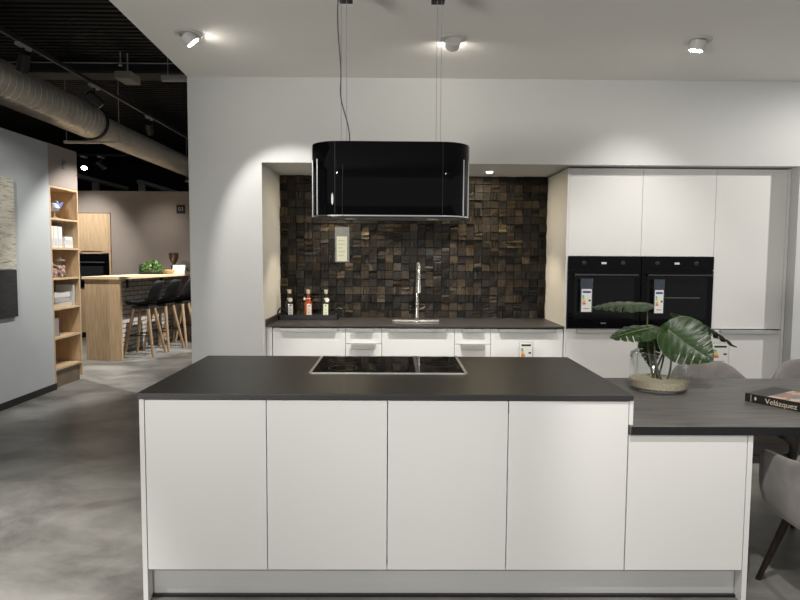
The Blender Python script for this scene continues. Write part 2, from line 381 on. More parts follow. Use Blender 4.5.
# stack + standing book comp index 2
z = shelf_at(2)+.0005
for i,h in enumerate((.05,.055,.055)):
    book('stacked_book', ['cream book at the bottom of the thick stack below the jars','grey book in the middle of the thick stack below the jars','white book on top of the thick stack below the jars'][i], (BX-.18,BY+.295,z), R((-2,2,-1)[i]), .25, .36-.02*i, h, mat('thick_cover_%d'%i, [(.55,.47,.37),(.38,.39,.42),(.62,.60,.58)][i],.5), 'books stacked below the jars'); z += h
k = book('upright_book', 'grey book standing upright right of the thick stack', (BX-.15,BY+.527,shelf_at(2)+.0005), 0, .2, .05, .24, mat('grey_cover',(.42,.41,.42),.5), None)
k = book('upright_book', 'grey book standing alone on the second lowest bookcase shelf', (BX-.17,BY+.16,shelf_at(1)+.0005), 0, .22, .1, .21, mat('grey_cover2',(.28,.27,.27),.5), None)
wb = thing('wall_bracket', 'small grey metal bracket on the taupe wall above the bookcase', 'bracket', (-2.645,4.38,2.40))
mb_ = mat('dull_grey_metal',(.20,.195,.19),.6,.3)
MB().box(.0,.006,-.022,.022,0,.11,.002).build('back_plate', mb_, wb)
MB().cyl((.006,0,.08),(.03,0,.08),.009).build('arm', mb_, wb, True)
MB().lathe([(0,0),(.013,.0),(.010,.03),(0,.032)],(.03,0,.066),16).build('knob', mb_, wb, True)

# ------------------------------------------------------------------ far bar
BZ = 1.163
bar = thing('breakfast_bar', 'oak breakfast bar with brick-clad back running to the far taupe wall', 'bar', (-2.73,5.9,0), R(-8))
BM = Matrix.Translation((-2.73,5.9,0)) @ Matrix.Rotation(R(-8),4,'Z')
def onbar(x,y,z=0): return tuple(BM @ Vector((x,y,z)))
MB().box(-.56,0,-.02,2.31,BZ-.036,BZ,.002).build('bar_top', M_OAKT, bar)
MB().box(-.53,-.005,0,.04,.0,BZ-.036,.001).build('end_panel', M_OAKD, bar)
def brickmat():
    m = bpy.data.materials.new('whitewashed_brick'); m.use_nodes = True; nt = m.node_tree; b = nt.nodes['Principled BSDF']
    tc = nt.nodes.new('ShaderNodeTexCoord'); sx = nt.nodes.new('ShaderNodeSeparateXYZ'); cx = nt.nodes.new('ShaderNodeCombineXYZ')
    nt.links.new(tc.outputs['Object'], sx.inputs[0]); nt.links.new(sx.outputs['Y'], cx.inputs['X']); nt.links.new(sx.outputs['Z'], cx.inputs['Y'])
    br = nt.nodes.new('ShaderNodeTexBrick'); br.inputs['Scale'].default_value = 1; br.inputs['Brick Width'].default_value = .22; br.inputs['Row Height'].default_value = .07; br.inputs['Mortar Size'].default_value = .008
    br.inputs['Color1'].default_value = (.50,.47,.43,1); br.inputs['Color2'].default_value = (.36,.33,.30,1); br.inputs['Mortar'].default_value = (.13,.115,.10,1)
    nt.links.new(cx.outputs[0], br.inputs['Vector']); nt.links.new(br.outputs['Color'], b.inputs['Base Color'])
    bp = nt.nodes.new('ShaderNodeBump'); bp.invert = True; bp.inputs['Strength'].default_value=.8; bp.inputs['Distance'].default_value=.008
    nt.links.new(br.outputs['Fac'], bp.inputs['Height']); nt.links.new(bp.outputs['Normal'], b.inputs['Normal']); b.inputs['Roughness'].default_value=.9
    return m
MB().box(-.53,-.47,.04,2.28,0,BZ-.036).build('brick_panel', brickmat(), bar)
for yy in (.9,1.9):
    q = MB(); q.box(-.47,-.2,yy,yy+.04,BZ-.05,BZ-.036); q.box(-.47,-.455,yy,yy+.04,BZ-.2,BZ-.05); q.build('bracket', M_BLACK, bar)
def stool(loc, rz, label):
    s = thing('bar_stool', label, 'bar stool', loc, rz, 'bar stools along the oak bar')
    # shell seat, opening to -x
    t = bmesh.new(); rows = []
    prof = [(-.21,.735,.17),(-.19,.755,.19),(-.10,.74,.205),(0,.735,.21),(.09,.745,.21),(.155,.79,.21),(.20,.87,.205),(.25,.98,.19),(.285,1.06,.155),(.295,1.09,.08)]
    for x,zz,hw in prof:
        row = []
        for j in range(9):
            u = j/4-1
            lift = .05*abs(u)**2.2*(1 if zz < .8 else .3); pull = -.06*abs(u)**2 if zz > .8 else 0
            row.append(t.verts.new((x+pull, u*hw, zz+lift)))
        rows.append(row)
    for a,b in zip(rows,rows[1:]):
        for j in range(8): t.faces.new((a[j],a[j+1],b[j+1],b[j]))
    m_ = MB(); m_._add(t); o = m_.build('seat_shell', mat('matt_black_shell',(.010,.010,.011),.75,spec=.25), s, True)
    md = o.modifiers.new('s','SOLIDIFY'); md.thickness = .02; md.offset = 0
    md = o.modifiers.new('b','SUBSURF'); md.levels = 1; md.render_levels = 1
    MB().box(-.13,.13,-.13,.13,.685,.725,.01).build('seat_frame', M_BLACK, s)
    for sx in (-1,1):
        for sy in (-1,1): MB().cyl((sx*.215,sy*.215,0),(sx*.10,sy*.10,.70),.018,.027,12).build('leg', M_LEGW, s, True)
    c = .215-.115*.30/.7
    q = MB(); pts = [(-c,-c),(c,-c),(c,c),(-c,c)]
    for k in range(4):
        a,b = pts[k],pts[(k+1)%4]; q.cyl((*a,.30),(*b,.30),.010,seg=10)
    q.build('footrest', M_BLACK, s, True)
for i,yy in enumerate((.58,1.12,1.63,2.12)):
    stool(onbar(-.0,yy), R(-8+(6,-3,2,-5)[i]), ['black shell bar stool with oak legs, nearest along the bar','second black shell bar stool from the bar end panel','third black shell bar stool, beside the white wall edge','farthest black bar stool, half hidden by the white wall'][i])
# things on the bar
hb = thing('potted_herbs', 'bushy green herbs in a dark crate on the oak bar', 'plant', (-2.86,7.3,BZ+.0005))
q = MB(); q.box(-.16,.16,-.09,.09,0,.012); q.box(-.16,.16,-.09,-.08,0,.035); q.box(-.16,.16,.08,.09,0,.035); q.box(-.16,-.15,-.09,.09,0,.16); q.box(.15,.16,-.09,.09,0,.035); q.build('crate', mat('dark_crate',(.02,.03,.02),.7), hb)
q = MB(); rnd = random.Random(3)
for k in range(620):
    a = rnd.random()*6.28; e = rnd.random(); rr = .185*(.55+.45*rnd.random())
    c = Vector((.02+1.05*rr*math.cos(a)*math.cos(e*1.4), .8*rr*math.sin(a)*math.cos(e*1.4), .045+rr*.95*math.sin(e*1.4)))
    mt = Matrix.Translation(c) @ Matrix.Rotation(a,4,'Z') @ Matrix.Rotation(rnd.uniform(-1,1),4,'Y') @ Matrix.Rotation(rnd.uniform(-1,1),4,'X')
    L = rnd.uniform(.022,.042); q.prism([(-L*.5,0),(-L*.2,L*.32),(L*.25,L*.3),(L*.6,0),(L*.25,-L*.3),(-L*.2,-L*.32)],-.0006,.0006,mt)
fo = q.build('foliage', mat('fresh_green',(.085,.17,.04),.5,noise=.5,scale=25), hb); fo['kind'] = 'stuff'
bw = thing('wooden_bowl', 'shallow round wooden bowl right of the green herbs', 'bowl', (-2.68,7.56,BZ+.0005))
MB().lathe([(0,0),(.06,0),(.095,.03),(.11,.062),(.102,.064),(.085,.035),(.05,.014),(0,.012)],(0,0,0),28).build('bowl_body', mat('honey_wood',(.52,.38,.20),.45,noise=.15,scale=10), bw, True)
MB().lathe([(0,.014),(.05,.016),(.086,.042),(.07,.06),(.0,.068)],(0,0,0),28).build('bread', mat('bread_crust',(.60,.42,.20),.7,noise=.2,scale=25), bw, True)
wc = thing('price_card', 'folded white price card on the bar right of the bowl', 'card', (-2.585,7.72,BZ+.0005), R(-8))
q = MB(); q.box(-.11,.11,-.001,.001,0,.15,mtx=Matrix.Rotation(R(-20),4,'X')); q.box(-.11,.11,-.001,.001,0,.15,mtx=Matrix.Translation((0,.103,0))@Matrix.Rotation(R(20),4,'X')); q.build('folded_card', M_WHITE, wc)
q = MB()
for k,wd in enumerate((.09,.06,.075)): q.box(-.06,-.06+wd,-.0025,-.0012,.105-.03*k,.115-.03*k,mtx=Matrix.Rotation(R(-20),4,'X'))
q.build('printed_lines', mat('grey_ink',(.35,.33,.33),.6), wc)
cg = thing('coffee_grinder', 'bronze coffee grinder with glass hopper on the bar behind the bowl', 'grinder', (-2.75,8.0,BZ+.0005))
MB().lathe([(0,0),(.08,0),(.085,.02),(.07,.04),(.05,.06),(.05,.12),(.03,.14),(.02,.15),(.0,.15)],(0,0,0),28).build('base', mat('bronze_dark',(.05,.035,.025),.3,.6), cg, True)
MB().lathe([(.02,.15),(.05,.19),(.075,.25),(.08,.31),(.085,.33),(.07,.345),(0,.35)],(0,0,0),28).build('hopper', mat('bronze_hopper',(.16,.11,.08),.2,.7), cg, True)
MB().tube([(.07,0,.13),(.15,-.02,.12),(.23,-.02,.07),(.25,-.02,.03)],.018).build('handle', M_BLACK, cg, True)
# far oak oven cabinet
oc = thing('oak_oven_cabinet', 'tall pale oak oven cabinet against the far taupe wall', 'cabinet', (-3.96,8.275,0))
MB().box(-.62,0,.02,.595,.10,2.19,.001).build('cabinet_body', M_OAK, oc)
MB().box(-.018,.012,.0,.595,.0,2.19,.001).build('side_panel', M_OAK, oc)
q = MB(); q.prism([(-.617,1.50),(-.52,1.50),(-.50,1.535),(-.16,1.535),(-.14,1.50),(-.022,1.50),(-.022,2.185),(-.617,2.185)],0,.02,Matrix.Rotation(R(90),4,'X')@Matrix.Scale(1,4)); q.build('door', M_OAK, oc, loc=(0,.02,0))
dl_ = MB().box(-.617,-.022,0,.02,.10,.86,.001).build('door', M_OAK, oc)
MB().box(-.45,-.2,-.025,-.0,.80,.82,.003).build('handle', M_BLACK, dl_)
MB().box(-.60,-.02,.06,.5,0,.10).build('plinth', M_BLACK, oc)
ov = thing('small_oven', 'black built-in oven in the far pale oak cabinet', 'oven', (-4.28,8.262,.89))
MB().box(-.295,.295,0,.03,.0,.595,.002).build('door_glass', M_BGLASS, ov)
MB().box(-.295,.295,-.004,.0,.50,.595,.001).build('control_panel', M_BGLASS, ov)
MB().box(-.24,.24,-.04,-.028,.44,.455,.003).build('handle', M_STEEL, ov)
MB().box(-.2,.2,-.002,0,.12,.38).build('window', mat('dark_window',(.02,.02,.025),.1), ov)
q = thing('number_sign', 'small black square sign with white digits on the far taupe wall', 'sign', (-2.715,8.299,2.272))
MB().box(-.075,.075,-.012,0,-.075,.075,.002).build('plate', M_BLACK, q)
text('03', .095, 'digits', mat('white_ink',(.38,.36,.34),.6), q, Matrix.Translation((0,-.0135,.0))@Matrix.Rotation(R(90),4,'X'))

# ------------------------------------------------------------------ the island
DT = .019; ZB = .142
def front(name, x0,x1,z0,z1,yf,m,parent,gap=.0018):
    return MB().box(x0+gap,x1-gap,yf,yf+DT,z0,z1,.0012).build(name, m, parent)
lab = ['leftmost white island cabinet with plain handleless door','second white island cabinet from the left end panel','third white island cabinet, left of a notched gap','rightmost tall white island cabinet beside the lower table unit']
for i in range(4):
    c = thing('island_cabinet', lab[i], 'cabinet', (.5*i,0,0), group='white handleless cabinets along the island front')
    MB().box(.004,.496,DT+.002,.91,ZB,.8665).build('cabinet_body', M_FRONT, c)
    front('door', 0,.5,ZB,.862,0,M_FRONT,c)
    if i == 2: MB().box(.4985,.5015,-.0002,.012,.812,.862).build('gap_shade', M_BLACK, c)  # black strip painting the shade where the gap widens at its top
def panel(name,label,x0,x1,y0,y1,z0,z1,m=M_FRONT,cat='panel'):
    return tag(MB().box(x0,x1,y0,y1,z0,z1,.001).build(name,m),label,cat)
panel('end_panel','white end panel at the left end of the island',-.021,-.001,-.002,.915,0,.8665)
panel('end_panel','white end panel closing the low cabinet under the dark table',2.501,2.522,-.002,.915,0,.727)
panel('cheek_panel','short white cheek between island worktop and lower table top',2.001,2.018,.0,.91,.7645,.866)
pl = thing('island_plinth','brushed aluminium plinth along the foot of the island','plinth',(0,.05,0))
MB().box(.0,2.5,0,.016,.012,ZB-.002,.001).build('plinth_board', M_PLINTH, pl)
MB().box(.0,2.5,-.012,.014,0,.012,.001).build('seal_strip', M_BLACK, pl)
tag(MB().box(-.027,2.013,-.012,.952,.8675,.892,.002).build('island_worktop',M_TOP),'anthracite worktop on the white island','worktop')
c = thing('low_cabinet','low white cabinet with plain door under the dark table end','cabinet',(2.0,0,0))
MB().box(.02,.498,DT+.002,.91,ZB,.727).build('cabinet_body', M_FRONT, c)
front('door', .001,.5,ZB,.722,0,M_FRONT,c)
tb = thing('table_top','dark grey wood-grained table top joining the island at its right','table',(2.003,0,.727))
MB().box(0,1.75,-.02,1.0,.001,.037,.002).build('top_board', M_TABLE, tb)
MB().box(-.0,1.75,-.0215,-.0195,.001,.0355).build('front_edge', M_TEDGE, tb)
MB().box(1.68,1.74,.03,.09,-.727,.001,.003).build('leg', M_BLACK, tb)
MB().box(1.68,1.74,.9,.96,-.727,.001,.003).build('leg', M_BLACK, tb)
hz = .892
hob = thing('induction_hob','black glass induction hob with chrome rim in the island worktop','hob',(0,0,hz))
x0,x1,y0,y1 = .615,1.381,.417,.93
q = MB(); q.box(x0,x1,y0,y0+.012,.0,.006,.001); q.box(x0,x1,y1-.012,y1,.0,.006,.001); q.box(x0,x0+.014,y0,y1,0,.006,.001); q.box(x1-.014,x1,y0,y1,0,.006,.001); q.build('rim', mat('bright_rim',(.72,.71,.68),.4,.6), hob)
MB().box(x0+.014,1.132,y0+.012,y1-.012,.0,.005).build('glass_panel', M_HOB, hob)
MB().box(1.146,x1-.014,y0+.012,y1-.012,.0,.005).build('glass_panel', M_HOB, hob)
MB().box(1.132,1.146,y0+.012,y1-.012,0,.006,.001).build('divider', M_STEEL, hob)
q = MB()
for cx,cy,r in ((.77,.56,.07),(.77,.79,.09),(1.0,.56,.09),(1.0,.79,.07),(1.26,.68,.085)):
    q.lathe([(r,.0051),(r+.002,.0054),(r+.004,.0051)],(cx,cy,0),40)
q.build('zone_marks', mat('grey_print',(.022,.022,.022),.3), hob)

# ------------------------------------------------------------------ hood over the island
hd = thing('island_hood','large glossy black oval extractor hood hanging over the island','hood',(1.003,.67,1.652))
HL, HR, HH = .40, .15, .362
def stadium(hx, r, n=16, inset=0.):
    a = hx-r; pts = []
    for k in range(n+1):
        t = -math.pi/2+math.pi*k/n; pts.append((a+(r-inset)*math.cos(t),(r-inset)*math.sin(t)))
    for k in range(n+1):
        t = math.pi/2+math.pi*k/n; pts.append((-a+(r-inset)*math.cos(t),(r-inset)*math.sin(t)))
    return pts
MB().prism(stadium(HL,HR,20),.006,HH,bev=.004).build('hood_shell', M_BGLASS, hd, True)
MB().prism(stadium(HL,HR,20,-.001),.0,.006).build('bottom_trim', M_CHROME, hd, True)
MB().prism(stadium(HL,HR,20,.02),-.004,.001).build('filter_panel', mat('dark_filter',(.03,.03,.03),.35,.5), hd)
for sx in (-1,1):
    for t_ in (-22,-42):
        cx_,cy_ = sx*(.25+.151*math.cos(R(t_))),.151*math.sin(R(t_)); MB().box(cx_-.003,cx_+.003,cy_-.003,cy_+.003,.006,HH-.08,.001).build('glass_edge_glint', M_CHROME, hd)  # chrome strips standing in for reflections along the glass edge
for x in (-.27,.255): MB().box(x-.0012,x+.0012,-.1506,-.1494,.012,HH-.004).build('panel_seam', M_BLACK, hd)
for sx in (-.20,.22): MB().cyl((sx,0,-.007),(sx,0,-.004),.03).build('hood_lamp', mat('frosted_lens',(.5,.5,.48),.3), hd)
for i,x in enumerate((.773,1.238)):
    sp = thing('hood_suspension', ['black ceiling mount with cables and power cord above the hood, left','black ceiling mount with cables above the hood, right'][i], 'suspension', (x,.67,0), group='ceiling mounts of the hood')
    MB().box(-.033,.033,-.05,.05,2.735,CZ,.003).build('mount_box', M_BLACK, sp)
    for dx in (-.022,.006) if i == 0 else (-.005,.017): MB().cyl((dx,0,2.014),(dx,0,2.736),.0014,seg=8).build('cable', M_GREYST, sp)
    if i == 0:
        pts = bez((-.03,-.02,2.80),(-.055,-.02,2.55),(-.01,-.01,2.45),(-.025,-.01,2.30)) + bez((-.025,-.01,2.30),(-.03,0,2.2),(.03,.0,2.14),(.02,.0,2.014))[1:]
        MB().tube(pts,.0032,8).build('power_cord', mat('grey_cord',(.10,.10,.10),.5), sp, True)

# price tag hanging from hood
pt = thing('price_tag','cream price card in a clear sleeve hanging below the black hood','price tag',(.771,.50,1.43))
MB().box(-.036,.034,-.0025,.0025,-.003,.168,.001).build('sleeve', M_ACRYL, pt)
MB().box(-.027,.024,-.0045,-.0026,.002,.122).build('card', M_CREAMC, pt)
q = MB()
for k,wd in enumerate((.03,.035,.02,.033,.026)): q.box(-.019,-.019+wd,-.0052,-.0045,.10-.018*k,.104-.018*k)
q.build('printed_lines', mat('pale_ink',(.55,.52,.36),.6), pt)
MB().tube([(0,0,.16),(.0,.0,.2),(-.001,.012,.26),(0,.0208,.47)],.0010,6).build('string', mat('dark_string',(.06,.06,.06),.7), pt)

# ------------------------------------------------------------------ back run
def pull(parent, xa, xb, ztop, yf, h=.028):
    q = MB(); q.box(xa,xb,yf-.028,yf,ztop-.004,ztop,.0008); q.box(xa+.004,xb-.004,yf-.028,yf-.0245,ztop-h,ztop-.003,.0008)
    return q.build('handle', M_ALU, parent)
TT = .877
segs = [(.024,.6),(.624,.3),(.924,.6),(1.524,.3),(1.824,.6)]
labs = ['wide white base cabinet at the left end of the niche, under the bottles','narrow white drawer unit between bottles and sink','wide white base cabinet under the sink','narrow white drawer unit right of the sink','wide white base cabinet beside the ovens with an energy label']
for i,(x,wd) in enumerate(segs):
    c = thing('base_cabinet' if wd > .5 else 'drawer_unit', labs[i], 'cabinet', (x,KY,0), group='white base units along the niche')
    MB().box(.002,wd-.002,DT+.002,.56,ZB,.862).build('cabinet_body', M_FRONT, c)
    if wd > .5:
        f = front('door',0,wd,ZB,.868,0,M_FRONT,c); pull(f,.06,wd-.06,.868,0)
    else:
        f = front('drawer',0,wd,.742,.868,0,M_FRONT,c); pull(f,.06,wd-.06,.868,0)
        f = front('drawer',0,wd,.44,.737,0,M_FRONT,c); pull(f,.05,wd-.05,.737,0,.04)
        f = front('drawer',0,wd,ZB,.435,0,M_FRONT,c); pull(f,.05,wd-.05,.435,0,.04)
tag(MB().box(-.029,.019,KY+.004,KY+.03,0,TT,.001).build('filler_panel',M_FRONT),'narrow white filler strip at the left niche wall','panel')
tag(MB().box(.024,4.21,KY+.07,KY+.085,0,ZB-.002).build('back_plinth',M_PLINTH),'aluminium plinth under the back wall units','plinth')
wt = tag(MB().box(-.0295,2.428,KY-.022,NB-.03,TT+.0005,.892,.0015).build('back_worktop',M_TOP),'anthracite worktop in the niche','worktop')
tag(MB().box(-.0295,-.012,KY-.02,NB-.034,.8925,.94,.001).build('worktop_upstand',M_TOP),'dark upstand along the left niche wall','upstand')
# sink: rim set into the worktop with a shallow visible tray
sk = thing('sink','stainless steel sink set into the niche worktop','sink',(1.215,2.78,.892))
q = MB(); X,Y = .205,.11
q.box(-X,X,-Y,-Y+.02,.0005,.005,.001); q.box(-X,X,Y-.02,Y,.0005,.012,.001); q.box(-X,-X+.02,-Y,Y,.0005,.005,.001); q.box(X-.02,X,-Y,Y,.0005,.005,.001); q.build('rim', M_STEEL, sk)
MB().box(-X+.02,X-.02,-Y+.02,Y-.02,.0005,.002).build('basin', M_STEEL, sk)
MB().cyl((0,0,.002),(0,0,.004),.035).build('drain', M_CHROME, sk)
fc = thing('kitchen_faucet','tall chrome spring-neck faucet behind the sink','faucet',(1.232,3.06,.892))
MB().lathe([(0,.0005),(.028,.0005),(.028,.012),(.02,.018),(.017,.05),(.017,.12),(.02,.125),(.02,.15),(.014,.155),(.014,.30),(0,.30)],(0,0,0),20).build('column', M_CHROME, fc, True)
pts = [Vector((0,0,.30))]+bez((0,0,.30),(0,0,.56),(.008,-.20,.56),(.008,-.20,.36),16)
MB().tube(pts,.011,12).build('spout', M_CHROME, fc, True)
q = MB()
L = 0
for a,b in zip(pts,pts[1:]):
    dd = (b-a).normalized(); n = max(1,int((b-a).length/.012))
    for k in range(n):
        p = a+(b-a)*k/n; q.cyl(p-dd*.003,p+dd*.003,.0155,seg=14)
q.build('spring', M_STEEL, fc, True)
MB().cyl((.008,-.20,.37),(.008,-.20,.25),.016,.02,16).build('spray_head', M_CHROME, fc, True)
MB().tube([(0,-.0,.19),(.004,-.1,.20),(.008,-.185,.30)],.006,10).build('support_arm', M_CHROME, fc, True)
MB().tube([(.018,0,.09),(.05,-.0,.1),(.075,-.01,.115)],.006,10).build('lever', M_CHROME, fc, True)

# wood mosaic backsplash
def mosaic():
    t = bmesh.new(); tint = t.faces.layers.float.new('tint'); gr = t.faces.layers.float.new('grain')
    nx,nz = 33,18; wx = 2.457/nx; wz = (SOF-.892-.002)/nz; rnd = random.Random(11)
    def block(x0,x1,z0,z1,dep,tn,g):
        e = .0016; zs = [rnd.uniform(-.0045,.0045) for _ in range(4)]
        tt = rnd.uniform(-.007,.010); fr = [(x0+e,-dep+zs[0]-tt*.5,z0+e),(x1-e,-dep+zs[1]-tt*.5,z0+e),(x1-e,-dep+zs[2]+tt*.5,z1-e),(x0+e,-dep+zs[3]+tt*.5,z1-e)]
        bk = [(x0+e,0,z0+e),(x1-e,0,z0+e),(x1-e,0,z1-e),(x0+e,0,z1-e)]
        v = [t.verts.new(p) for p in fr+bk]
        for ids in ((0,1,2,3),(1,0,4,5),(2,1,5,6),(3,2,6,7),(0,3,7,4)):
            f = t.faces.new([v[k] for k in ids]); f[tint] = tn; f[gr] = g
    for i in range(nx):
        for j in range(nz):
            x0 = i*wx; z0 = j*wz; g = float((i+j+(rnd.random()<.15))%2); tn = rnd.random()**1.3; dep = .012+.026*rnd.random()
            r = rnd.random()
            if r < .62: block(x0,x0+wx,z0,z0+wz,dep,tn,g)
            else:
                n = 2 if r < .85 else 3
                for k in range(n):
                    dd = dep+rnd.uniform(-.006,.008); t2 = min(1,max(0,tn+rnd.uniform(-.15,.2)))
                    if g: block(x0+wx*k/n,x0+wx*(k+1)/n,z0,z0+wz,dd,t2,g)
                    else: block(x0,x0+wx,z0+wz*k/n,z0+wz*(k+1)/n,dd,t2,g)
    v = [t.verts.new(p) for p in ((0,.0,0),(2.457,.0,0),(2.457,.0,nz*wz),(0,.0,nz*wz))]; f = t.faces.new(v); f[tint]=0; f[gr]=0
    me = bpy.data.meshes.new('mosaic_backsplash'); bmesh.ops.recalc_face_normals(t, faces=t.faces[:]); t.to_mesh(me); t.free(); me.materials.append(mosaicmat())
    o = bpy.data.objects.new('mosaic_backsplash',me); COL.objects.link(o); o.location = (-.029,NB-.002,.893)
    return tag(o,'dark brown charred wood mosaic backsplash at the back of the niche','backsplash')
mosaic()

# tray and bottles
ty = thing('serving_tray','long black tray with round loop handles under the three bottles','tray',(.258,2.99,.8922))
q = MB(); q.box(-.262,.262,-.07,.07,0,.006,.002); q.box(-.262,.262,-.07,-.064,0,.045,.002); q.box(-.262,.262,.064,.07,0,.045,.002); q.box(-.262,-.256,-.07,.07,0,.045,.002); q.box(.256,.262,-.07,.07,0,.045,.002)
q.build('tray_base', M_BLACK, ty)
for sx in (-1,1):
    pts = [(sx*(.262+.0*k),-.0,.0) for k in (0,)]
    ring = [(sx*(.245 if sx<0 else .27)+(.034 if sx<0 else .040)*math.cos(R(a)), 0, .05+.05*math.sin(R(a))) for a in range(-40 if sx<0 else -30,221,10)]
    MB().tube(ring,.007,10).build('handle', mat('black_metal',(.05,.05,.05),.3,.8), ty, True)
bots = [('dark bottle with cork and white tag, leftmost on the black tray',(.012,.010,.010),(.75,.74,.72)),
        ('orange-red bottle with cork and pale label, in the middle of the tray',(.34,.055,.012),(.78,.68,.58)),
        ('dark green bottle with cork and pale green label, right on the tray',(.022,.028,.008),(.68,.72,.50))]
for i,x in enumerate((.084,.254,.412)):
    b = thing('glass_bottle',bots[i][0],'bottle',(x,2.985,.899),R((3,-4,2)[i]),'three corked bottles on the black tray')
    q = MB(); q.box(-.03,.03,-.03,.03,0,.135,.008); q.lathe([(.028,.133),(.018,.158),(.0125,.172),(.0125,.196),(.015,.198),(.015,.206),(0,.206)],(0,0,0),20)
    q.build('bottle_body', mat('bottle_liquid_%d'%i,bots[i][1],.08,coat=.5), b, True)
    b.scale = (1.06,1.06,1.1)
    MB().lathe([(0,.206),(.014,.206),(.017,.236),(0,.238)],(0,0,0),16).build('cork', mat('pale_cork',(.62,.54,.44),.8,noise=.15,scale=60), b, True)
    xl = (.012,.012,.0)[i]
    q = MB(); q.box(xl-.02,xl+.02,-.0325,-.0305,.012,.12,.0005)
    q.build('label', mat('paper_label_%d'%i,bots[i][2],.6), b)
    q = MB(); q.cyl((xl,-.0326,.108),(xl,-.0338,.108),.006,seg=12)
    for k in range(4): q.box(xl-.012,xl+.012-.004*(k%2),-.0334,-.0326,.035+.015*k,.038+.015*k)
    q.build('label_print', mat('dark_ink',(.06,.05,.05),.6), b)
    q = MB()
    if i != 1: q.cyl((.012,-.034,.155),(.012,-.031,.155),.019,seg=8)
    else: q.cyl((-.02,-.026,.160),(-.03,-.022,.163),.012,seg=8)
    q.cyl((0,0,.160),(0,0,.168),.0185,seg=16)
    q.build('neck_tag', mat('cream_tag',(.76,.73,.66),.6), b)

# ------------------------------------------------------------------ tall units
panel('tall_end_panel','tall white end panel between the niche worktop and the left oven',2.4295,2.4455,KY-.002,NB-.001,0,2.186)
def handle_long(parent, xa, xb, ztop, yf): return pull(parent,xa,xb,ztop,yf,.032)
tl = ['tall white oven cabinet next to the niche worktop','tall white oven cabinet between the other two tall units']
for i,x in enumerate((2.446,3.046)):
    c = thing('oven_cabinet',tl[i],'cabinet',(x,KY,0),group='tall white oven cabinets')
    q = MB(); q.box(.001,.018,.021,.62,ZB,2.186); q.box(.582,.6-.001,.021,.62,ZB,2.186); q.box(.018,.582,.021,.62,1.472,2.186); q.box(.018,.582,.021,.62,ZB,.876); q.box(.018,.582,.6,.62,.876,1.472)
    q.build('cabinet_body', M_FRONT, c)
    g0 = 0
    front('upper_door',g0,.6,1.474,2.184,0,M_GLOSS,c,.0012)
    f = front('lower_door',g0,.6,ZB,.870,0,M_GLOSS,c); handle_long(f,.08,.545,.870,0)
for i,x in enumerate((2.746,3.346)):
    o = thing('built_in_oven',['left black built-in oven with a hanging energy label','right black built-in oven, partly behind the plant leaves'][i],'oven',(x,KY-.004,.876),group='pair of black built-in ovens')
    hw = .296
    MB().box(-hw,hw,.0,.5,.0,.594,.001).build('oven_body', M_BLACK, o)
    cp = MB().box(-hw,hw,-.018,-.0005,.487,.594,.002).build('control_panel', M_BGLASS, o)
    MB().box(-.028,.012,-.0186,-.018,.532,.548).build('display', mat('display_glow',(.3,.32,.33),.3,emit=(.75,.85,.9),estr=.22), cp)
    for sx in (-.17,.15):
        MB().lathe([(0,-.0192),(.016,-.0192),(.018,-.0182),(.018,-.018),(0,-.018)],(sx,0,.54),20,'y').build('knob', M_BLACK, cp, True)
    dr = MB().box(-hw,hw,-.018,-.0005,.004,.482,.002).build('oven_door', M_BGLASS, o)
    MB().box(-hw+.05,hw-.05,-.0186,-.018,.085,.43).build('door_window', mat('oven_window',(.005,.0055,.007),.05,spec=.25), dr)
    q = MB(); q.box(-hw+.04,hw-.03,-.058,-.046,.437,.452,.003)
    for sx in (-hw+.07,hw-.06): q.box(sx-.008,sx+.008,-.05,-.018,.439,.45)
    q.build('handle', mat('dark_chrome',(.10,.10,.105),.25,.9), dr)
    if i == 1: MB().box(-.1,.19,-.0192,-.0186,.255,.262).build('rack_edge', mat('rack_grey',(.14,.14,.14),.4,.5), dr)
    MB().box(-.022,.022,-.0186,-.018,.04,.052).build('badge', mat('badge_grey',(.18,.18,.18),.4,.6), dr)
fcab = thing('fridge_cabinet','tall white fridge cabinet at the right end of the wall units','cabinet',(3.646,KY,0))
MB().box(.001,.599,.021,.62,ZB,2.186).build('cabinet_body', M_FRONT, fcab)
front('upper_door',0,.585,.878,2.184,0,M_GLOSS,fcab)
f = front('lower_door',0,.585,ZB,.870,0,M_GLOSS,fcab); handle_long(f,.075,.56,.870,0)
MB().box(.586,.611,.0,.3,0,2.186,.001).build('side_panel', M_FRONT, fcab)
MB().box(0,.585,.018,.0205,.870,.878).build('shadow_gap', M_BLACK, fcab)

